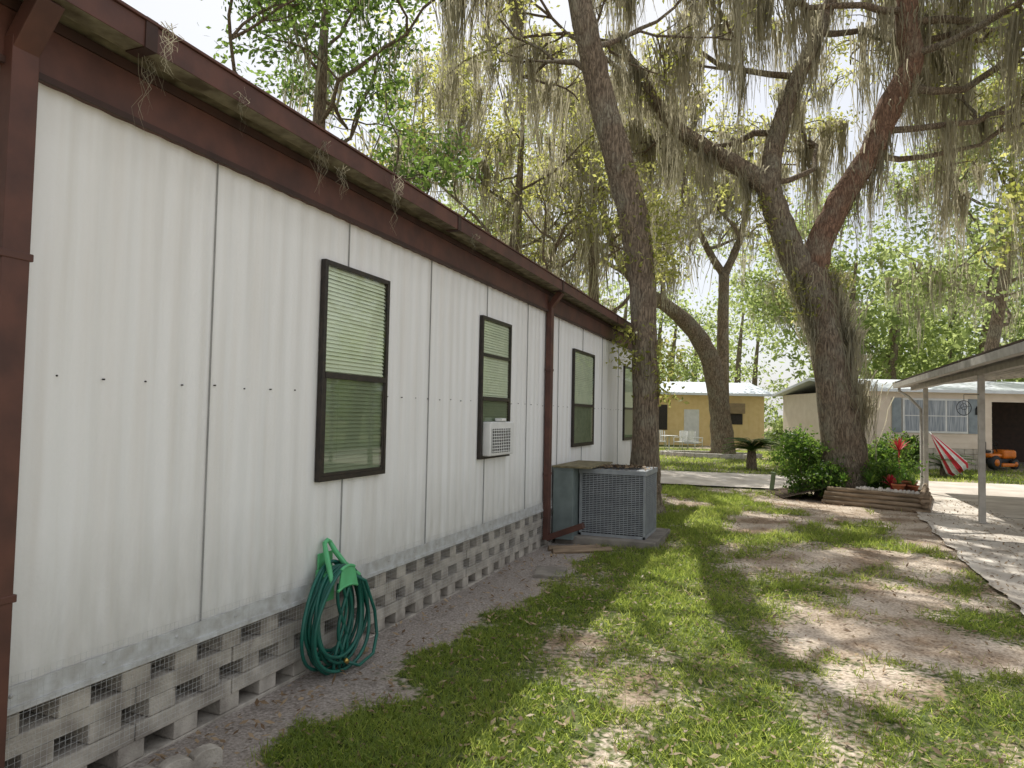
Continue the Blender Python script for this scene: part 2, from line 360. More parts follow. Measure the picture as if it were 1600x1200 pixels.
V=[(-2.62,Y0-.15,3.325),(-2.62,Y1+.25,3.325),(-6.3,Y1+.25,4.05),(-6.3,Y0-.15,4.05),(-10.1,Y1+.25,3.325),(-10.1,Y0-.15,3.325),
   (-2.62,Y0-.15,3.30),(-2.62,Y1+.25,3.30),(-6.3,Y1+.25,3.30),(-6.3,Y0-.15,3.30),(-10.1,Y1+.25,3.30),(-10.1,Y0-.15,3.30)]
a.add(V,[(0,1,2,3),(3,2,4,5),(0,6,7,1),(1,7,8,2),(2,8,10,4),(3,9,6,0),(5,11,9,3),(6,9,8,7),(9,11,10,8)])
a.build('roof',[M_roof],home)
def downspout(y,w,foot):
    a=Acc(); x0=WX+.016
    a.box(x0,x0+.07,y-w/2,y+w/2,.10,3.05)
    R=Matrix.Rotation(math.radians(38),3,'Y')
    a.box(-.035,.035,-w/2+.002,w/2-.002,0,.22,0,R,(x0+.04,y,3.02))
    for z in (.9,2.2): a.box(x0-.002,x0+.074,y-w/2-.012,y+w/2+.012,z,z+.03)
    if foot:
        R=Matrix.Rotation(math.radians(68),3,'Y')
        a.box(-.035,.035,-w/2+.002,w/2-.002,0,.5,0,R,(x0+.045,y,.12))
    a.build('downspout',[M_brown],home,bevel=.004)
downspout(1.79,.105,False); downspout(8.42,.105,True)
# block skirt
a=Acc(); hy=.305; hw=.165; hh=.088; rows=[.395,.225,.055]
prev=.451
for ri,zc in enumerate(rows):
    zt=zc+hh/2; zb=zc-hh/2; off=(ri%2)*hy/2
    k=0
    y=Y0
    while y<Y1-.01:
        y2=min(Y1,y+hy*2); dx=random.uniform(-.006,.004)
        a.box(WX-.2,WX+.004+dx,y+.003,y2-.003,zt,prev-.0015); y=y2
    yc=Y0+off+hy/2
    ylist=[]
    while yc<Y1-hw/2: ylist.append(yc); yc+=hy
    last=Y0
    for yc in ylist:
        hwv=hw/2+random.uniform(-.010,.006); dx=random.uniform(-.006,.004); yo=random.uniform(-.012,.012)
        a.box(WX-.2,WX+.002+dx,last,yc+yo-hwv,zb+.0005,zt-.0005); last=yc+yo+hwv
    a.box(WX-.2,WX+.002,last,Y1,zb+.0005,zt-.0005)
    prev=zb
a.box(WX-.2,WX+.004,Y0,Y1,-.15,prev-.0015)
a.build('block_skirting',[M_block],home,bevel=.005)
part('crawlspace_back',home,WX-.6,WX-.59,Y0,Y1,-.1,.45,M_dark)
a=Acc()
for y in np.arange(1.4,9,.026):
    j=random.uniform(-.004,.004); a.box(WX+.0225,WX+.0233,y,y+.0009,.12+random.uniform(0,.03),.60)
for z in np.arange(.13,.60,.026): a.box(WX+.0234,WX+.0242,1.4,9,z,z+.0009)
a.build('hardware_cloth',[M_galv],home)

M_curtdk=mat('room_dark',(.20,.24,.16),rough=1)
def window(y0,y1,z0,z1,split,name):
    e=empty(name,(WX,y0,z0)); e.parent=home
    w=y1-y0; h=z1-z0; s=split-z0; f=.032
    a=Acc()
    a.box(.004,.042,0,f,0,h); a.box(.004,.042,w-f,w,0,h); a.box(.004,.0415,f,w-f,h-f,h); a.box(.004,.0415,f,w-f,0,f)
    a.box(.026,.046,f,w-f,s-.02,s+.02)
    if name=='narrow_window': a.box(.026,.044,f,w-f,s+.42,s+.45)
    a.box(.026,.038,f,f+.02,f,s-.02); a.box(.026,.038,w-f-.02,w-f,f,s-.02)
    a.box(.026,.0375,f+.02,w-f-.02,f,f+.02)
    a.build('frame',[M_frame],e,bevel=.002)
    a=Acc(); z=f+.01
    while z<h-f-.01:
        R=Matrix.Rotation(math.radians(64+random.uniform(-3,3)),3,'Y')
        tl=random.uniform(-.001,.001)
        a.box(-.015,.015,f+.004,w-f-.004,-.0006,.0006,0,R,(.016+tl,0,z)); z+=.0265
    for t in (.25,.75): a.box(.0242,.0248,w*t,w*t+.002,f,h-f)
    a.build('blinds',[M_blind],e)
    part('backing',e,.0085,.0092,f,w-f,f,h-f,M_curtdk)
    a=Acc(); x=.0335; a.add([(x,f,s+.02),(x,w-f,s+.02),(x,w-f,h-f),(x,f,h-f)],[(0,1,2,3)]); a.build('upper_glass',[M_glass],e)
    a=Acc(); x=.0345; a.add([(x,f+.02,f+.02),(x,w-f-.02,f+.02),(x,w-f-.02,s-.02),(x,f+.02,s-.02)],[(0,1,2,3)]); a.build('lower_glass',[M_screen],e)
    return e
window(3.77,4.57,1.19,2.63,1.88,'window')
window(6.33,7.12,1.20,2.62,1.80,'narrow_window')
window(9.6,10.75,1.20,2.60,1.80,'window')
window(13.0,13.9,1.20,2.60,1.80,'window')
ac=empty('window_air_conditioner',(WX,6.36,1.23)); ac.parent=home
part('case',ac,.03,.12,.03,.68,0,.34,M_white,.012)
part('grille_recess',ac,.1205,.122,.06,.55,.03,.27,M_dark)
a=Acc()
for z in np.arange(.04,.27,.03): a.box(.1225,.13,.06,.55,z,z+.007)
for y in np.arange(.06,.56,.049): a.box(.1225,.1295,y,y+.005,.03,.275)
a.build('grille',[M_white],ac)
a=Acc(); a.box(.05,.13,.30,.42,.345,.375); a.build('handle',[M_white],ac,bevel=.006)

# ------------------------------------------------------------ air-conditioner condenser
cu=empty('air_conditioner_condenser',(-2.48,8.95,0))
part('pad',cu,-.28,1.02,-.16,1.08,-.05,.10,M_conc,.012)
a=Acc(); a.box(.03,.83,.03,.82,.13,.90); a.build('core',[M_dark],cu)
a=Acc()
for x,y in ((0,0),(.83,0),(0,.82),(.83,.82)): a.box(x,x+.03,y,y+.03,.10,.93)
a.box(0,.86,0,.85,.1,.135); a.box(-.01,.87,-.01,.86,.90,.96)
for z in np.arange(.15,.90,.0235):
    a.box(.031,.829,.006,.022,z,z+.013); a.box(.838,.854,.031,.819,z,z+.013)
for t in np.arange(.03,.83,.05):
    a.box(t,t+.008,.002,.006,.135,.9); a.box(.854,.858,t,t+.008,.135,.9)
a.build('cabinet',[M_acgrey],cu,bevel=.002)
a=Acc(); c=(.43,.42)
for r_ in np.arange(.08,.38,.035):
    a.tube([(c[0]+r_*math.cos(t),c[1]+r_*math.sin(t),.975) for t in np.linspace(0,6.283,24,endpoint=False)],.004,4,0,closed=True)
for t in np.linspace(0,6.283,10,endpoint=False): a.tube([(c[0]+.07*math.cos(t),c[1]+.07*math.sin(t),.98),(c[0]+.38*math.cos(t),c[1]+.38*math.sin(t),.962)],.004,4,0)
a.build('fan_guard',[M_black],cu)
m=500; W=np.stack([rng.normal(.43,.2,m).clip(0,.86),rng.normal(.42,.2,m).clip(0,.85),rng.uniform(.962,.99,m)],1); t=rng.uniform(0,6.28,m)
s1=np.stack([np.cos(t),np.sin(t),rng.normal(0,.3,m)],1)*.022; s2=np.stack([-np.sin(t),np.cos(t),rng.normal(0,.3,m)],1)*.012
a=Acc(); a.add(np.stack([W-s1,W-s2,W+s1,W+s2],1).reshape(-1,3),np.arange(m*4).reshape(m,4)); a.build('leaf_litter',[M_litter],cu)
ah=empty('air_handler_cabinet',(-2.77,8.72,0))
part('body',ah,0,.27,0,1.2,.06,.94,M_acgreen,.008)
part('lid',ah,-.01,.5,-.02,1.22,.975,1.0,M_rust,.004)
part('lid_rim',ah,0,.27,.002,1.19,.9405,.9745,M_acgreen)
a=Acc()
for y in (.4,.8): a.box(.2705,.274,y,y+.01,.08,.92)
a.build('panel_joints',[M_frame],ah)

# ------------------------------------------------------------ hose
hg=empty('garden_hose_hanger',(WX+.02,3.88,.51))
a=Acc()
a.box(0,.02,-.09,.09,-.10,.12)
for s in (-1,1):
    a.tube([(.02,s*.03,.28),(.05,s*.05,.22),(.10,s*.085,.14),(.175,s*.15,.06)],[.015,.018,.018,.014],8,0)
a.tube([(.02,-.035,.28),(.02,0,.30),(.02,.035,.28)],.015,8,0)
ar=np.linspace(-.6,.6,9)
top=[(.02+d,math.sin(t)*.21,.12+(math.cos(t)-1)*.16-.0) for d in (0,.15) for t in ar]
F=[(i,i+1,9+i+1,9+i) for i in range(8)]; a.add(top,F,0,True); a.add(np.array(top)-np.array([0,0,.012]),F,0,True)
fl=[(.185,math.sin(t)*.19,.03+(math.cos(t)-1)*.12) for t in ar]+[(.178,math.sin(t)*.13,.15+(math.cos(t)-1)*.10) for t in ar]
a.add(fl,F,0,True); a.add(np.array(fl)+np.array([.008,0,0]),F,0,True)
a.tube([(.185,math.sin(t)*.19,.03+(math.cos(t)-1)*.12) for t in ar],.011,8,0)
a.tube([(.182,math.sin(t)*.13,.15+(math.cos(t)-1)*.10) for t in ar],.011,8,0)
a.box(0,.012,-.075,.075,.10,.22)
a.build('hanger_bracket',[M_hanger],hg,bevel=.002)
a=Acc()
for k in range(12):
    t=np.linspace(0,2*math.pi,48,endpoint=False)
    wv=random.uniform(.20,.30); hb=random.uniform(.25,.335); cx=.035+.0125*k%.12+.015; ph=random.uniform(-.07,.07)
    zt=.12+.022*(k//5)
    y=wv*np.sin(t)*(1-.18*np.cos(t))+ph*(1-np.cos(t))*.5
    z=(zt-hb)+hb*np.cos(t)
    x=cx+.015*np.sin(2*t+k)+.03*(1-np.cos(t))*.5
    a.tube(np.stack([x,y,z],1),.011,8,0,closed=True)
for k in range(4):
    t=np.linspace(0,1,14); s=(-1)**k
    a.tube(np.stack([.165+0*t,.02*k-.04+.06*np.sin(t*5+k)*s,.05-.55*t],1),.011,8,0)
a.tube([(.16,.04,.10),(.2,.18,.02),(.21,.29,-.2),(.22,.31,-.36),(.25,.22,-.46),(.26,.04,-.48),(.24,-.06,-.43)],.011,8,0)
a.tube([(.24,-.06,-.43),(.235,-.08,-.41)],.015,8,1)
a.build('hose_coils',[M_hose,mat('brass',(.5,.35,.1),metal=.9,rough=.3)],hg)

# scalloped concrete edger by the wall
a=Acc(); R=np.array(Matrix.Rotation(math.radians(72),3,'Z')); o=np.array((-2.50,2.44,0))
prf=[]
for k in range(3):
    for t in np.linspace(math.pi,0,7)[(0 if k==0 else 1):]: prf.append((-.14+.14*k+.07*math.cos(t)-.0,.07+.035*math.sin(t)))
F=[];V=[]
for (u_,z_) in prf:
    for d in (-.03,.03): V+=[(u_,d,-.04),(u_,d,z_)]
V=np.array(V)@R.T+o; n=len(prf)
for i in range(n-1):
    b0=4*i; b1=4*i+4
    F+=[(b0,b1,b1+1,b0+1),(b0+2,b0+3,b1+3,b1+2),(b0+1,b1+1,b1+3,b0+3)]
F+=[(0,1,3,2),(4*n-4,4*n-2,4*n-1,4*n-3)]
a.add(V,F); a.build('scalloped_edging_stone',[M_block],None,bevel=.004)
a=Acc(); R=Matrix.Rotation(.25,3,'Z'); a.box(-.16,.16,-.22,.22,-.02,.035,0,R,(-2.25,7.05,0)); a.build('splash_block',[M_conc],None,bevel=.006)
a=Acc()
for x0,y0,x1,y1 in ((-2.65,8.2,-2.1,8.55),(-2.55,8.05,-1.95,8.5)):
    a.tube([(x0,y0,.03),(x1,y1,.03)],.04,6,0,smooth=False)
a.build('scrap_timber',[M_timber],None)

# ------------------------------------------------------------ trees
def catmull(P,k=4):
    P=np.asarray(P,float); Q=np.vstack([2*P[0]-P[1],P,2*P[-1]-P[-2]]); out=[]
    for i in range(1,len(Q)-2):
        for t in np.arange(k)/k:
            out.append(.5*((2*Q[i])+(-Q[i-1]+Q[i+1])*t+(2*Q[i-1]-5*Q[i]+4*Q[i+1]-Q[i+2])*t*t+(-Q[i-1]+3*Q[i]-3*Q[i+1]+Q[i+2])*t**3))
    out.append(Q[-2]); return np.array(out)
def unit(v): return v/(np.linalg.norm(v)+1e-9)
class Tree:
    def __init__(s): s.a=Acc(); s.tips=[]; s.hang=[]
    def limb(s,P,mat=0,n=14,wob=.05):
        C=catmull(P,5); s.a.tube(C[:,:3],np.clip(C[:,3],.01,9),n,mat,True,True,wob); return C
    def grow(s,p,d,L,r,lvl,mx,up=.06,kids=(3,5),bend=.28):
        n=6; pts=[p.copy()]; d=unit(d)
        for i in range(n):
            d=unit(d+rng.normal(0,bend,3)*np.array([1,1,.8])+np.array([0,0,up])); p=p+d*L/n; pts.append(p.copy())
        pts=np.array(pts); rad=np.linspace(r,r*.45,n+1)
        s.a.tube(pts,rad,8 if lvl<2 else 4,0,True,False,.05)
        for q in pts[1:]: s.hang.append((q,lvl))
        if lvl<mx:
            for k in range(rng.integers(*kids)):
                i=rng.integers(2,n+1); dd=unit(pts[min(i,n)]-pts[i-1])
                v=rng.normal(size=3); v-=dd*np.dot(v,dd); v=unit(v); v[2]=v[2]*.5+.15
                s.grow(pts[i],dd*.55+v,L*rng.uniform(.5,.72),r*.5,lvl+1,mx,up*.8,kids,bend)
        else:
            for i in (2,4,6): s.tips.append(pts[i])
    def leaves(s,per,sig,size,mat=1,keep=1.0):
        T=np.array(s.tips)
        if keep<1: T=T[rng.uniform(size=len(T))<keep]
        C=np.repeat(T,per,0); C=C+rng.normal(size=C.shape)*sig*np.array([1,1,.6])
        n=len(C); A=rng.normal(size=(n,3)); A/=np.linalg.norm(A,axis=1)[:,None]
        Nn=rng.normal(size=(n,3))+np.array([0,0,.8]); B=np.cross(A,Nn); B/=np.linalg.norm(B,axis=1)[:,None]
        l=size*rng.uniform(.6,1.2,n)[:,None]; w=l*.5
        s.a.add(np.stack([C-A*l,C-B*w,C+A*l,C+B*w],1).reshape(-1,3),np.arange(n*4).reshape(n,4),mat)
    def moss(s,count,Lr,S=30,w=.009,mat=2,zmin=None,minlvl=0,spread=.13,pts=None):
        if pts is None:
            H=[q for q,l in s.hang if l>=minlvl and (zmin is None or q[2]>zmin)]
        else: H=pts
        H=np.array(H)[rng.integers(0,len(H),count)]+rng.normal(0,.05,(count,3))
        L=rng.uniform(Lr[0],Lr[1],count)*rng.uniform(.5,1,count)
        L=np.minimum(L,np.maximum(H[:,2]-2.6,.1)) if pts is None else L
        P=np.repeat(H,S,0); LL=np.repeat(L,S)*rng.uniform(.2,1,count*S)
        n=len(P); K=5
        asp=np.repeat(rng.uniform(.4,1.8,count),S)[:,None]
        off=rng.normal(0,spread,(n,2))*asp; ang=rng.uniform(0,math.pi,n)
        sd=np.stack([np.cos(ang),np.sin(ang)],1)
        V=np.zeros((n,K,2,3)); ph=rng.uniform(0,6.28,n); dr=rng.normal(0,.05,(n,2))+np.repeat(rng.normal(0,.06,(count,2)),S,0)
        for k in range(K):
            t=k/(K-1)
            c=P.copy(); c[:,:2]+=off*(1-.6*t)+dr*t*LL[:,None]+sd*(.03*np.sin(ph+t*9))[:,None]
            c[:,2]-=LL*t; c[:,2]+=(1-t)*.05
            ww=w*rng.uniform(.6,1.4,n)*(1-.8*t)
            V[:,k,0]=c; V[:,k,1]=c
            V[:,k,0,:2]-=sd*ww[:,None]; V[:,k,1,:2]+=sd*ww[:,None]
        base=np.arange(n)[:,None]*K*2+np.arange(K-1)[None]*2
        F=np.stack([base,base+1,base+3,base+2],2).reshape(-1,4)
        s.a.add(V.reshape(-1,3),F,mat)
    def build(s,name,mats=None,loc=(0,0,0),rotz=0):
        return s.a.build(name,mats or [M_bark,M_leaf,M_moss,M_barkr],None,loc,rotz)
ROT=math.radians(21.1)
def limb(P): return np.array([(p[0],(p[3] if len(p)>3 else 0),p[1],p[2]) for p in P])

# --- foreground oak beside the home
T=Tree()
main=T.limb(limb([(0.02,-.1,.38),(0,.25,.29),(0,.68,.25),(0,1.77,.21),(-.05,3.08,.215),(-.1,4.05,.23),(-.27,5.15,.25),(-.58,6.25,.24),(-.87,7.3,.22),(-1.15,8.4,.20,-.1),(-1.35,9.6,.18,.1),(-1.5,11,.14,.3),(-1.4,12.6,.08,.5)]),n=22)
for z,dx,dy,L,r in ((7.6,-1,-.1,3.0,.06),(8.2,.8,.9,3.0,.06),(9.2,-.9,.9,3.4,.07),(9.7,.4,1.,3.4,.07),(11,.2,1,3.2,.07),(11.8,-.8,.6,3.0,.06)):
    i=np.argmin(abs(main[:,2]-z)); T.grow(main[i,:3].copy(),np.array([dx,dy,.35]),L,r,0,2)
T.leaves(36,.17,.05,keep=.45)
T.moss(66,(.6,2.2),S=34,zmin=6,w=.012,spread=.1)
tp=[main[np.argmin(abs(main[:,2]-z)),:3]+np.array([s*.28,-.15,0]) for z,s in ((5.1,1),(4.8,1.3),(4.5,.8),(5.4,1.1),(3.0,-1),(2.6,-1.1),(2.75,1.1),(2.7,1.5),(4.2,-1),(4.0,1.2),(5.8,.9),(1.9,.9),(2.2,.9),(2.9,-1.3),(4.6,1.7),(4.9,-.9),(5.0,1.9),(4.3,1.5))]
T.tips=tp; T.leaves(80,.17,.05)
T.build('live_oak_tree',loc=(-2.18,12.0,0),rotz=ROT)

# --- big forked oak
T=Tree()
tr=T.limb(limb([(.05,-.1,.75),(.03,.3,.56),(0,.8,.46),(-.16,2.15,.39),(-.4,3.5,.37),(-.68,4.5,.39),(-.85,4.95,.33)]),n=26,wob=.05)
l0=T.limb(limb([(-.72,4.5,.32),(-1.1,5.15,.30),(-1.43,6.0,.27),(-1.64,6.65,.26),(-1.62,7.0,.22)]),n=16)
l1=T.limb(limb([(-1.6,6.6,.24),(-2.2,7.05,.20),(-2.85,7.4,.18),(-3.55,7.8,.16,-.1),(-4.1,8.4,.13,-.1),(-4.5,9.1,.10,-.1),(-5.0,9.9,.07,0)]),n=12)
l2=T.limb(limb([(-1.62,6.8,.22),(-1.43,7.7,.20,.2),(-1.0,9,.17,.3),(-.4,10.3,.15,.4),(.1,11.7,.12,.5),(.3,13,.07,.6)]),n=12)
r1=T.limb(limb([(-.72,4.6,.30),(-.55,5.5,.27,-.1),(-.14,6.4,.25,-.2),(.4,7.35,.24,-.4),(.7,8.3,.24,-.6),(1.06,9.1,.22,-.7),(.9,9.9,.21,-.8),(.95,11.2,.19,-.9),(1.3,12.6,.13,-1),(1.8,13.8,.07,-1)]),mat=3,n=16)
def sp(C,i,d,L,r): T.grow(C[min(i,len(C)-1),:3].copy(),np.array(d,float),L,r,0,2)
for C,i,d,L,r in ((l1,12,(-.6,.9,.4),3.2,.07),(l1,24,(-1,.4,.5),3.0,.06),(l1,29,(-.3,.8,.5),3,.06),
    (l0,16,(.6,.9,.4),3.2,.07),
    (l2,6,(-.7,.8,.4),3.4,.08),(l2,11,(-1,.3,.4),3.6,.08),(l2,15,(.9,.7,.3),3.6,.08),(l2,19,(-.7,-.1,.5),3.2,.07),(l2,24,(.2,1,.4),3,.06),(l2,24,(-.6,.5,.5),3,.06),
    (r1,14,(.9,.7,.15),3.6,.08),(r1,17,(1,-.6,.1),4.0,.08),(r1,22,(1,.2,.05),4.4,.09),(r1,26,(1,-.9,.1),4.0,.08),(r1,28,(.9,.6,.1),4.4,.08),(r1,30,(1,.1,.15),4.6,.08),(r1,31,(-.8,-.3,.3),3.2,.08),(r1,35,(1,-.1,.3),4.2,.08),(r1,38,(.9,-.6,.3),3.8,.08),(r1,40,(-.7,.5,.4),3.2,.07),(r1,44,(.8,.3,.5),3,.06)):
    sp(C,i,d,L,r)
T.leaves(42,.2,.06,keep=.62)
T.moss(470,(.9,3.6),S=44,zmin=5.2,w=.015,spread=.12)
ext=[C[i,:3] for C,a0 in ((l0,4),(l1,3),(l2,4),(r1,5)) for i in range(a0,len(C))]
T.moss(90,(.6,2.4),S=34,pts=ext,w=.014)
T.moss(44,(.6,1.9),S=44,pts=[tr[i,:3]+np.array([.36,-.15,0]) for i in range(14,28)],w=.013,spread=.14)
T.moss(16,(.5,1.2),S=34,pts=[tr[i,:3]+np.array([-.34,-.15,0]) for i in range(20,28)],w=.013,spread=.1)
T.tips=[tr[i,:3]+np.array([s*.45,-.2,0]) for i,s in ((22,-1),(24,-1),(26,-1),(27,1),(25,1.1))]+[l0[i,:3]+np.array([-.35,-.1,0]) for i in (6,9,12)]
T.leaves(70,.2,.06)
T.build('live_oak_tree',loc=(1.22,16.55,0),rotz=ROT)

# --- curved oak across the road
T=Tree()
c1=T.limb(limb([(0,-.1,.62),(0,.5,.5),(-.15,2.06,.42),(-.55,4.1,.40),(-1.3,5.4,.36),(-2.4,6.4,.30),(-3.6,7.2,.25),(-4.6,8.6,.2),(-5.2,10.4,.14),(-5.6,12,.08)]),n=14)
for i,d,L,r in ((26,(-.6,.8,.8),4.5,.12),(30,(-.8,-.8,.6),4.5,.11),(34,(.8,-.4,.6),4.5,.11),(38,(-1,.2,.5),4.5,.1),(42,(.5,.8,.6),4,.1),(44,(-.5,-.8,.6),4,.1)):
    T.grow(c1[i,:3].copy(),np.array(d,float),L,r,0,2)
T.leaves(22,.36,.11,keep=.6); T.moss(130,(.8,3.0),S=22,w=.026,zmin=6,spread=.25)
T.build('live_oak_tree',loc=(-2.4,31.2,0),rotz=ROT)
T=Tree()
c1=T.limb(limb([(0,-.1,.42),(0,1,.32),(-.05,4,.28),(0,8.5,.25)]),n=12)
c2=T.limb(limb([(0,8.3,.2),(-.8,9.6,.17),(-1.6,11.5,.12),(-2,13.5,.07)]),n=8); c3=T.limb(limb([(0,8.3,.2),(.7,10,.16),(1.1,12,.12),(1.3,14.5,.07)]),n=8)
for C in (c2,c3):
    for i in (5,8,11,14,15): T.grow(C[i,:3].copy(),np.array([rng.normal(),rng.normal(),.4]),3.6,.1,0,2)
T.leaves(22,.36,.11,keep=.6); T.moss(110,(.8,3.2),S=22,w=.026,zmin=6,spread=.25)
T.build('live_oak_tree',loc=(-2.6,34.0,0),rotz=ROT)

# --- generic surrounding trees
def tree(name,loc,H,spread,per,sig,size,matl,mossn=0,limbs=7,mossS=20,mw=.022,r0=.30,clear=.3,keep=1):
    T=Tree(); le=rng.normal(0,.05,2)*H
    tr=T.limb(np.array([(0,0,-.2,r0*1.5),(0,0,.6,r0),(le[0]*.4,le[1]*.4,H*.25,r0*.85),(le[0],le[1],H*.5,r0*.6),(le[0]*1.3,le[1],H*.72,r0*.35),(le[0]*1.2,le[1]*1.4,H*.9,r0*.12)]),n=12)
    for k in range(limbs):
        z=H*(clear+(.85-clear)*(k+.5)/limbs); i=np.argmin(abs(tr[:,2]-z)); an=k*2.4+rng.uniform(-.4,.4)
        T.grow(tr[i,:3].copy(),np.array([math.cos(an),math.sin(an),.45]),spread*rng.uniform(.7,1)*(1-.35*k/limbs),tr[i,3]*.36,0,2)
    T.leaves(per,sig,size,keep=keep)
    if mossn: T.moss(mossn,(.8,3.0),S=mossS,w=mw,spread=.2)
    T.build(name,[M_bark,matl,M_moss,M_barkr],loc)
tree('maple_tree',(-10.2,12.5,0),13.5,4.6,52,.30,.085,M_leafdk,limbs=12,mossn=40,clear=.4,keep=.68)
tree('live_oak_tree',(-9.5,22,0),15,5.5,32,.34,.085,M_leaf,mossn=110,limbs=9,keep=.58)
tree('live_oak_tree',(-16,24,0),16,6,30,.42,.10,M_leaf,mossn=100,limbs=9,keep=.65)
tree('live_oak_tree',(-6.8,27,0),15,5.5,30,.36,.095,M_leaf,mossn=170,limbs=9,keep=.58)
tree('live_oak_tree',(-13,34,0),17,6,30,.5,.14,M_leaffar,mossn=80,limbs=9,keep=.6)
tree('live_oak_tree',(7.5,34,0),16,6,40,.5,.13,M_leaffar,mossn=200,limbs=11,keep=.95)
tree('live_oak_tree',(12.5,27,0),15,6,40,.45,.12,M_leaf,mossn=240,limbs=11,keep=.95)
tree('live_oak_tree',(3.0,52,0),15,6,34,.6,.18,M_leaffar,mossn=80,limbs=9,keep=.8)

# distant mass of trees
T=Tree()
for k in range(58):
    if k<44: s=-48+k*3.4+rng.uniform(-1.5,1.5); dpt=rng.uniform(56,78); h=rng.uniform(13,19)
    else: s=22+(k-44)*2.1+rng.uniform(-1,1); dpt=rng.uniform(42,50); h=rng.uniform(10,15)
    if -8<s<9: h*=.6
    x=dpt*-.36+s*.933; y=dpt*.933+s*.36
    T.limb(np.array([(x,y,-.2,.4),(x,y,h*.4,.3),(x+.5,y,h*.8,.1)]),n=6)
    for q in range(46):
        u=rng.normal(size=3); u=unit(u)*rng.uniform(.4,1)**.5
        T.tips.append(np.array([x+u[0]*4.2,y+u[1]*4.2,h*.48+u[2]*h*.5]))
T.leaves(42,.75,.24)
T.build('distant_trees',[M_bark,M_leaffar,M_moss])

# ------------------------------------------------------------ shrubs and planting
def shrub(name,loc,rx,rz,n,size,matl,tw=10):
    T=Tree()
    for k in range(tw):
        d=unit(np.array([rng.normal()*.6,rng.normal()*.6,1])); T.a.tube([(0,0,-.02),d*rz*.9,d*rz*1.6*np.array([rx/rz,rx/rz,1])],[.018,.012,.005],5,0)
    for q in range(70):
        u=unit(rng.normal(size=3))*rng.uniform(.35,1.08); T.tips.append(np.array([u[0]*rx,u[1]*rx,rz+u[2]*rz*.95]))
    T.leaves(n//70,.12,size); T.build(name,[M_bark,matl],loc)
shrub('shrub',(.42,16.6,.1),.55,.72,5200,.045,M_bush)
shrub('shrub',(.80,15.9,.15),.30,.32,2600,.04,M_bush)
shrub('shrub',(2.15,17.4,.15),.50,.62,3600,.045,M_bush)
shrub('shrub',(1.95,16.1,.15),.33,.40,2600,.04,M_bush)
shrub('shrub',(3.9,27.0,0),.5,.6,2600,.06,M_bush)
shrub('shrub',(1.3,34.0,0),1.0,.9,4000,.09,M_bush)
shrub('shrub',(2.8,36.0,0),1.6,1.4,5000,.11,M_leaffar)
shrub('shrub',(.4,38.5,0),1.0,1.0,4000,.1,M_leaffar)

def palm(name,loc,nf,L,matl,trunk=.5,tilt=.5,w=.03,tr=.12):
    a=Acc(); a.tube([(0,0,-.05),(0,0,trunk*.5),(0,0,trunk)],[tr*1.1,tr,tr*.8],10,1,wob=.08)
    for k in range(nf):
        an=k*2.4; el=rng.uniform(tilt-.5,tilt+.8); d=np.array([math.cos(an),math.sin(an)])
        P=[]; 
        for t in np.linspace(0,1,9):
            P.append((d[0]*L*t*math.cos(el*(1-t*.6)),d[1]*L*t*math.cos(el*(1-t*.6)),trunk+L*(math.sin(el)*t-.62*t*t)))
        P=np.array(P); a.tube(P,np.linspace(.01,.003,9),4,0)
        sd=np.array([-d[1],d[0],0])
        for i in range(1,9):
            for h in (0,.33,.66):
                p=P[i-1]*(1-h)+P[i]*h
                for s in (-1,1):
                    ll=L*.26*math.sin(math.pi*(i+h)/9.6)+.03; q=p+(sd*s+np.array([d[0],d[1],0])*.5)*ll+np.array([0,0,-.02]); f=np.array([d[0],d[1],0])*w*.4
                    a.add([p-f,p+f,q+f*.3,q-f*.3],[(0,1,2,3)],0)
    a.build(name,[matl,M_bark],None,loc)
palm('sago_palm',(-.95,24.2,0),48,1.0,M_bush,.62,.95,.06,.16)
palm('fan_palm',(4.6,25.0,0),20,.9,M_bush,.3,.8,.06)
def rosette(name,loc,n,L,matl,h=.05,w=.03):
    a=Acc()
    for k in range(n):
        an=k*2.4; el=.35+1.1*k/n; d=np.array([math.cos(an)*math.cos(el),math.sin(an)*math.cos(el),math.sin(el)]); s=np.array([-math.sin(an),math.cos(an),0])*w
        p=np.array([0,0,h]); m=p+d*L*.55; q=p+d*L+np.array([0,0,-L*.15])
        a.add([p-s*.5,p+s*.5,m+s,m-s,q+s*.1,q-s*.1],[(0,1,2,3),(3,2,4,5)],0)
    a.tube([(0,0,-.1),(0,0,h)],.02,6,0); a.build(name,[matl],None,loc)
rosette('red_cordyline_plant',(2.25,16.6,.75),18,.36,M_red,.3,.02)
rosette('bromeliad_plant',(1.95,15.35,.36),16,.28,M_red)
rosette('bromeliad_plant',(2.2,15.6,.36),16,.30,M_bush)
rosette('bromeliad_plant',(1.6,15.5,.36),16,.32,M_bush)
rosette('bromeliad_plant',(1.15,15.6,.36),16,.26,M_bush)
def pot(loc,r,h):
    a=Acc(); a.lathe((0,0,0),[(r*.7,0),(r,h*.8),(r*1.12,h*.8),(r*1.12,h),(r*.95,h),(r*.9,h*.9)],16); a.build('flower_pot',[M_terra],None,loc)
    rosette('potted_plant',(loc[0],loc[1],loc[2]+h*.85),12,.2,M_bush,.02,.018)
pot((2.02,15.0,.33),.11,.16); pot((2.28,15.1,.33),.09,.14); pot((2.25,15.35,.33),.13,.2)
a=Acc()
for k in range(16):
    x=1.35+.07*k*.9; y=15.25-.03*k; r=random.uniform(.035,.06)
    a.tube([(x,y,.33),(x,y,.35),(x,y,.33+r*1.3)],[r,r*1.05,r*.4],8,0)
a.build('border_stones',[M_stone])
bed=empty('raised_planter_bed',(0,0,0))
A_=np.array([.80,15.37]); B_=np.array([2.42,14.62]); C_=np.array([2.95,17.4])
a=Acc()
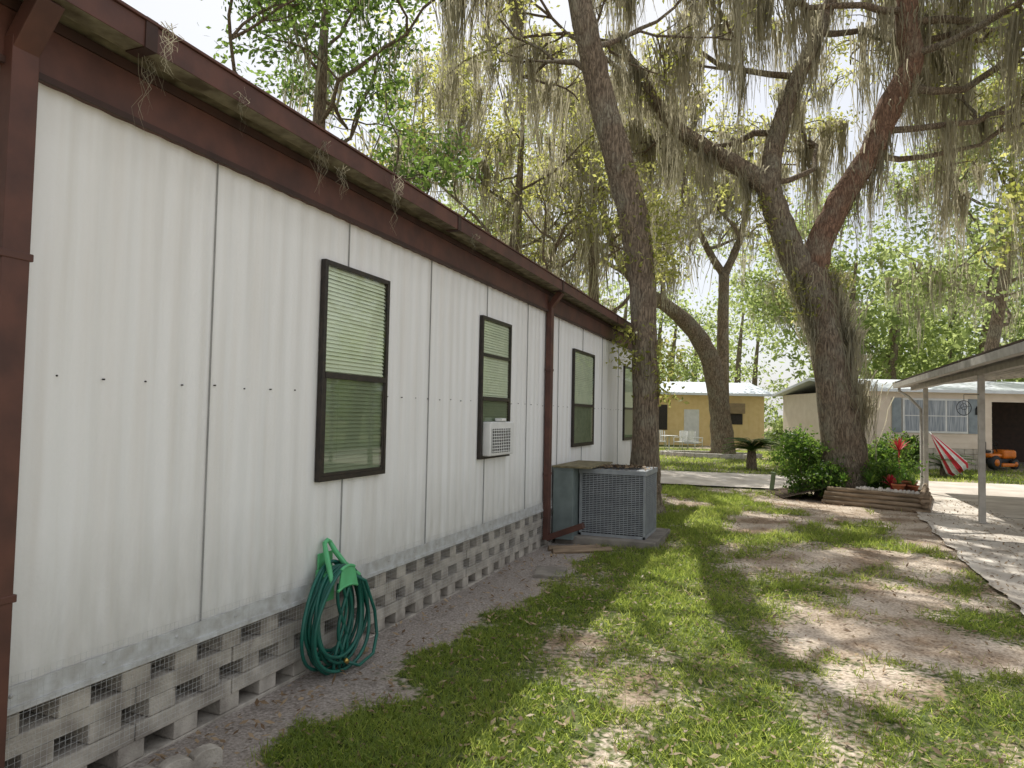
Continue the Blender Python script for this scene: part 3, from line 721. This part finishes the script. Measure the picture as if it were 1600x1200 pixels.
for k in range(4):
    z=.045+.083*k; ins=.03*k
    def log(p,q,zz):
        d=(q-p)/np.linalg.norm(q-p); nrm=np.array([-d[1],d[0]])
        p=p+nrm*ins-d*random.uniform(0,.08); q=q+nrm*ins+d*random.uniform(0,.06)
        P=[(*(p+(q-p)*t),zz+random.uniform(-.004,.004)) for t in np.linspace(0,1,6)]
        a.tube(P,.045,8,0,smooth=True)
    log(A_,B_,z); log(B_,C_,z+.003)
a.build('timbers',[M_timber],bed)
a=Acc(); zz=.31
a.add([(.84,15.45,zz),(2.38,14.7,zz),(2.88,17.35,zz-.1),(.8,17.3,zz-.1),(.0,15.7,.03),(-.4,17.4,.03)],[(0,1,2,3),(4,0,3,5)]); a.build('mulch',[M_soil],bed)
a=Acc(); R=Matrix.Rotation(.12,3,'Y'); a.box(-.05,.05,-.03,.03,0,.42,0,R,(-.25,17.2,0)); a.box(-.06,.06,-.04,.04,.421,.45,0,R,(-.25,17.2,0))
a.build('utility_marker_post',[mat('pale_green_plastic',(.30,.38,.22),rough=.5)],None,bevel=.006)

# ------------------------------------------------------------ carport on the right
cp=empty('carport',(0,0,0))
def post(x,y,z):
    a=Acc(); a.box(x-.045,x+.045,y-.045,y+.045,.03,z); a.box(x-.08,x+.08,y-.08,y+.08,.035,.05); a.build('post',[M_post],cp,bevel=.004)
post(3.02,13.5,2.44); post(3.05,18.5,2.44); post(3.0,8.5,2.44); post(7.6,13.5,2.9); post(7.6,18.5,2.9)
a=Acc(); sl=.10; R=Matrix.Rotation(-math.atan(sl),3,'Y'); o=(2.75,0,2.53)
a.box(0,5.4,6.2,20.2,.06,.085,0,R,o)
for x in np.arange(.1,5.3,.3): a.box(x,x+.04,6.2,20.2,.005,.059,0,R,o)
a.build('roof_pans',[M_under],cp)
a=Acc(); a.box(-.14,-.002,6.15,20.25,-.02,.10,0,R,o); a.box(.0,5.4,20.203,20.25,-.02,.11,0,R,o); a.build('roof_edge_gutter',[M_post],cp,bevel=.008)
a=Acc(); a.box(-.141,.15,6.14,20.26,.103,.13,0,R,o); a.build('roof_edge_cap',[M_brown2],cp)
part('beam',cp,2.97,3.09,6.4,20.0,2.44,2.53,M_post,.004)
a=Acc(); a.tube([(2.72,20.0,2.5),(2.72,20.0,2.42),(2.85,19.4,2.25),(2.98,18.65,1.95),(2.98,18.6,.25),(2.92,18.5,.12)],.035,8,0); a.build('downspout',[M_post],cp)
orn=empty('iron_wind_ornament',(2.86,13.42,1.9))
a=Acc(); t=np.linspace(0,6.283,24,endpoint=False)
cc=math.cos(.36); ss=math.sin(.36)
a.tube([(.12*math.cos(q)*cc-.1,.12*math.cos(q)*ss,.12*math.sin(q)) for q in t],.005,6,0,closed=True)
a.tube([(.05*math.cos(q)*cc-.1,.05*math.cos(q)*ss,.05*math.sin(q)+.02) for q in t],.004,6,0,closed=True)
for q in t[1::6]: a.tube([(-.1,0,.02),(.12*math.cos(q)*cc-.1,.12*math.cos(q)*ss,.12*math.sin(q))],.003,4,0)
a.tube([(-.1,0,.12),(-.1,0,.22),(.12,.03,.22)],.005,6,0); a.build('ring',[M_black],orn)

# ------------------------------------------------------------ tan house
th=empty('tan_house',(2.55,27.6,0),ROT)
W_=12.5
def siding(name,par,x0,x1,y,z0,z1,mt,horizontal=False,step=.2):
    a=Acc(); a.box(x0,x1,y,y+.1,z0,z1)
    if horizontal:
        for z in np.arange(z0+step,z1,step): a.box(x0,x1,y-.012,y-.001,z-.02,z)
    else:
        for x in np.arange(x0+step,x1,step): a.box(x-.012,x+.012,y-.012,y-.001,z0,z1)
    return a.build(name,[mt],par)
siding('front_wall',th,0,4.62,0,.75,2.75,M_tan,True,.22)
part('garage_header',th,4.62,9.6,0,.1,2.42,2.75,M_tan); part('right_wall',th,9.6,W_,0,.1,0,2.75,M_tan)
part('left_wall',th,0,.1,.101,7,0,2.75,M_tan); part('back_wall',th,0,W_,7,7.1,0,2.75,M_tan)
part('garage_side_wall',th,4.55,4.65,.101,6.9,0,2.75,M_tan)
part('garage_back',th,4.66,9.6,5,5.1,0,2.7,M_brown2); part('garage_floor',th,4.66,9.6,.0,5,.0,.05,M_conc)
a=Acc()
for k in range(4):
    x=0
    while x<4.6:
        x2=min(4.62,x+random.uniform(.25,.5)); a.box(x+.006,x2-.006,-.03+random.uniform(-.01,.01),.1,k*.187,k*.187+.178); x=x2
a.build('stone_skirt',[mat('pale_stone',(.58,.52,.44),(.44,.39,.32),scale=6,rough=.9,bump=.01)],th,bevel=.01)
a=Acc(); V=[(-.35,-.4,2.70),(W_+.3,-.4,2.70),(W_+.3,3.5,3.25),(-.35,3.5,3.25),(W_+.3,7.4,2.7),(-.35,7.4,2.7)]
V+=[(x,y,z+.1) for x,y,z in V]
a.add(V,[(1,0,3,2),(2,3,5,4),(6,7,8,9),(9,8,10,11),(0,1,7,6),(0,6,9,3),(3,9,11,5),(1,2,8,7),(2,4,10,8),(4,5,11,10)]); a.build('roof',[M_metalroof],th)
wn=empty('triple_window',(1.45,-.01,1.28)); wn.parent=th
part('frame',wn,0,2.3,-.05,0,0,1.22,M_white,.005)
a=Acc()
for k in range(3): a.box(.07+.745*k,.07+.745*k+.68,-.053,-.051,.07,1.15)
a.build('curtains',[M_curt],wn)
a=Acc()
for k in range(3): a.box(.07+.745*k,.07+.745*k+.68,-.058,-.054,.59,.62)
a.build('mullions',[M_white],wn)
a=Acc()
for x in (-.36,2.33):
    a.box(x,x+.32,-.04,0,0,1.22)
    for z in np.arange(.05,1.18,.07): a.box(x+.04,x+.28,-.052,-.041,z,z+.045)
a.build('shutters',[M_shut],wn)
a=Acc(); a.box(4.0,4.1,-.12,-.02,1.95,2.15); a.tube([(4.05,-.07,2.15),(4.05,-.07,2.25)],[.06,.01],8,0); a.build('wall_lantern',[M_black],th)
a=Acc()
for x in (4.72,5.6,7.1): a.box(x,x+.6,4.6,4.95,.06,random.uniform(1.2,1.9))
a.build('garage_shelving',[M_brown],th)

mw=empty('riding_mower',(6.85,28.6+.35,.05),ROT+.35)
def wheel(par,x,y,r,w):
    a=Acc(); a.tube([(x,y-w/2,r),(x,y-w*.4,r),(x,y+w*.4,r),(x,y+w/2,r)],[r*.86,r,r,r*.86],18,0); a.tube([(x,y-w/2-.01,r),(x,y+w/2+.01,r)],r*.5,12,1); a.build('wheel',[M_black,M_orange],par)
for x,y,r,w in ((0,.0,.25,.2),(0,.8,.25,.2),(1.15,.1,.18,.14),(1.15,.72,.18,.14)): wheel(mw,x,y,r,w)
part('chassis',mw,-.15,1.3,.2,.62,.22,.36,M_black,.02)
a=Acc(); a.box(.72,1.4,.16,.66,.36,.68); a.build('hood',[M_orange],mw,bevel=.09)
a=Acc(); a.box(-.25,.35,-.05,.87,.42,.56); a.build('rear_fender',[M_orange],mw,bevel=.07)
part('seat',mw,-.1,.32,.22,.6,.57,.67,M_black,.04); part('seat_back',mw,-.16,-.06,.22,.6,.64,.98,M_black,.04)
part('mower_deck',mw,.3,.95,-.08,.9,.1,.22,M_orange,.04)
a=Acc(); t=np.linspace(0,6.283,18,endpoint=False)
a.tube([(.52+.07*math.cos(q),.41+.16*math.sin(q),.92-.1*math.cos(q)) for q in t],.014,6,0,closed=True); a.tube([(.72,.41,.6),(.53,.41,.92)],.018,6,0); a.build('steering_wheel',[M_black],mw)
part('headlight',mw,1.4,1.41,.24,.58,.5,.58,M_white,.004)

um=empty('striped_umbrella',(4.95,24.6,.18),0)
a=Acc(); n=28; R=np.array(Matrix.Rotation(math.radians(-34),3,'Y'))
prof=[(.015,1.35),(.10,1.05),(.20,.6),(.30,.15),(.24,.02)]
t=np.linspace(0,2*math.pi,n+1)
for i in range(n):
    for (ra,za),(rb,zb) in zip(prof[:-1],prof[1:]):
        f=1+.12*(-1)**i; g=1-.12*(-1)**i
        V=np.array([(ra*f*math.cos(t[i]),ra*f*math.sin(t[i]),za),(ra*g*math.cos(t[i+1]),ra*g*math.sin(t[i+1]),za),(rb*g*math.cos(t[i+1]),rb*g*math.sin(t[i+1]),zb),(rb*f*math.cos(t[i]),rb*f*math.sin(t[i]),zb)])@R.T
        a.add(V,[(3,2,1,0)],(i//2)%2)
a.tube([np.array([0,0,-.1])@R.T,np.array([0,0,1.42])@R.T],.018,8,1)
a.build('canopy',[M_redst,M_white],um)

# ------------------------------------------------------------ yellow house
yh=empty('yellow_house',(-14.5,39.6,0),ROT)
siding('front_wall',yh,0,14.4,0,0,3.05,M_yellow,False,.3)
part('right_wall',yh,14.3,14.4,.101,8,0,3.05,M_yellow); part('left_wall',yh,0,.1,.101,8,0,3.05,M_yellow); part('back_wall',yh,0,14.4,8,8.1,0,3.05,M_yellow)
a=Acc(); V=[(-.4,-.5,3.0),(14.9,-.5,3.0),(14.9,4,3.85),(-.4,4,3.85),(14.9,8.6,3),(-.4,8.6,3)]; V+=[(x,y,z+.14) for x,y,z in V]
a.add(V,[(1,0,3,2),(2,3,5,4),(6,7,8,9),(9,8,10,11),(0,1,7,6),(0,6,9,3),(3,9,11,5),(1,2,8,7),(2,4,10,8),(4,5,11,10)])
for x in np.arange(-.3,14.9,.45):
    a.add([(x,-.5,3.143),(x+.04,-.5,3.143),(x+.04,4,3.993),(x,4,3.993),(x,-.5,3.175),(x+.04,-.5,3.175),(x+.04,4,4.025),(x,4,4.025)],[(4,5,6,7),(0,1,5,4),(0,4,7,3),(1,2,6,5)])
a.build('roof',[M_metalroof],yh)
part('awning',yh,11.7,13.1,-.5,-.02,1.95,2.55,mat('awning_tan',(.3,.22,.12),rough=.7)); part('awning_window',yh,11.7,13.1,-.03,-.013,1.3,1.94,M_frame)
part('porch_opening',yh,7.2,8.6,-.03,-.013,.9,2.4,M_frame)
part('door',yh,9.6,10.5,-.03,-.013,.1,2.15,M_white)
def chair(loc,rz):
    e=empty('lawn_chair',loc,rz); a=Acc()
    for x in (-.26,.26):
        for y in (-.25,.25): a.tube([(x,y,0),(x,y,.62 if y<0 else .95)],.022,6,0)
        a.box(x-.03,x+.03,-.28,.26,.62,.65)
    a.box(-.26,.26,-.26,.26,.38,.42)
    for x in np.arange(-.22,.23,.09): a.box(x-.03,x+.03,.24,.27,.42,.98)
    a.build('seat_and_back',[M_white],e)
chair((-5.9,36.6,0),.3); chair((-4.9,37.0,0),-.5); chair((-4.2,37.0,0),.9); chair((-6.6,36.2,0),0)
tb=empty('patio_table',(-5.4,36.3,0)); a=Acc(); a.lathe((0,0,0),[(.25,0),(.25,.03),(.03,.05),(.03,.68),(.45,.7),(.45,.73)],20); a.build('top_and_pedestal',[M_white],tb)
a=Acc()
for k in range(26):
    q=k/26*2*math.pi; R=Matrix.Rotation(q+math.pi/2,3,'Z')
    a.box(-.24,.24,-.09,.09,0,.2,0,R,(-2.9+2.0*math.cos(q),31.0+1.1*math.sin(q),0))
a.build('stone_tree_ring',[M_stone],None,bevel=.02)

T=Tree()
g=[np.array(p) for p in ((-2.56,2.75,3.2),(-2.55,3.45,3.18),(-2.56,4.25,3.19),(-2.55,5.5,3.18),(-2.56,2.2,3.2))]
T.moss(11,(.15,.45),S=10,w=.002,spread=.022,pts=g,mat=0)
T.build('hanging_moss',[M_moss])

# ------------------------------------------------------------ light, sky, camera
sd=Vector((-.34,.61,1)).normalized()
sun=bpy.data.lights.new('sun','SUN'); sun.energy=5; sun.angle=math.radians(.5); sun.color=(1,.97,.90)
so=bpy.data.objects.new('sun',sun); COL.objects.link(so); so.rotation_euler=(-sd).to_track_quat('-Z','Y').to_euler(); so.location=(0,0,30)
w=bpy.data.worlds.new('World'); scene.world=w; w.use_nodes=True; nt=w.node_tree
bg=nt.nodes['Background']; sk=nt.nodes.new('ShaderNodeTexSky'); sk.sky_type='NISHITA'; sk.sun_disc=False
sk.sun_elevation=math.asin(sd.z); sk.sun_rotation=math.atan2(sd.x,sd.y)%(2*math.pi); sk.dust_density=3.0; sk.air_density=1.0; sk.ozone_density=1.0
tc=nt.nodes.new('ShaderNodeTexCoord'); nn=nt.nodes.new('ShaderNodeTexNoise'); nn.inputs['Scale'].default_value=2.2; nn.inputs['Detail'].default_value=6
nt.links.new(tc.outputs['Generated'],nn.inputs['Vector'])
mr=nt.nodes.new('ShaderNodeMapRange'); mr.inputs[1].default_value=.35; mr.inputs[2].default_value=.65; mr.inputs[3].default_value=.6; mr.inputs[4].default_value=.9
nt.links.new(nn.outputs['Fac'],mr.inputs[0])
mx=nt.nodes.new('ShaderNodeMix'); mx.data_type='RGBA'; nt.links.new(mr.outputs[0],mx.inputs[0]); nt.links.new(sk.outputs[0],mx.inputs[6]); mx.inputs[7].default_value=(6.3,6.4,6.6,1)  # bright white haze mixed into the sky colour, added to lift its light
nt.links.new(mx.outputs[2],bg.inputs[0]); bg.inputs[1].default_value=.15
cam=bpy.data.cameras.new('camera'); co=bpy.data.objects.new('camera',cam); COL.objects.link(co)
cam.sensor_width=36; cam.lens=24.75; cam.clip_end=1500; cam.clip_start=.05
Mx=Matrix.Rotation(math.radians(21.1),4,'Z')@Matrix.Rotation(math.radians(90+2.45),4,'X')@Matrix.Rotation(.02,4,'Z')
Mx.translation=Vector((0,0,1.65)); co.matrix_world=Mx
scene.camera=co
scene.view_settings.view_transform='Standard'; scene.view_settings.look='None'; scene.view_settings.exposure=0; scene.view_settings.gamma=1
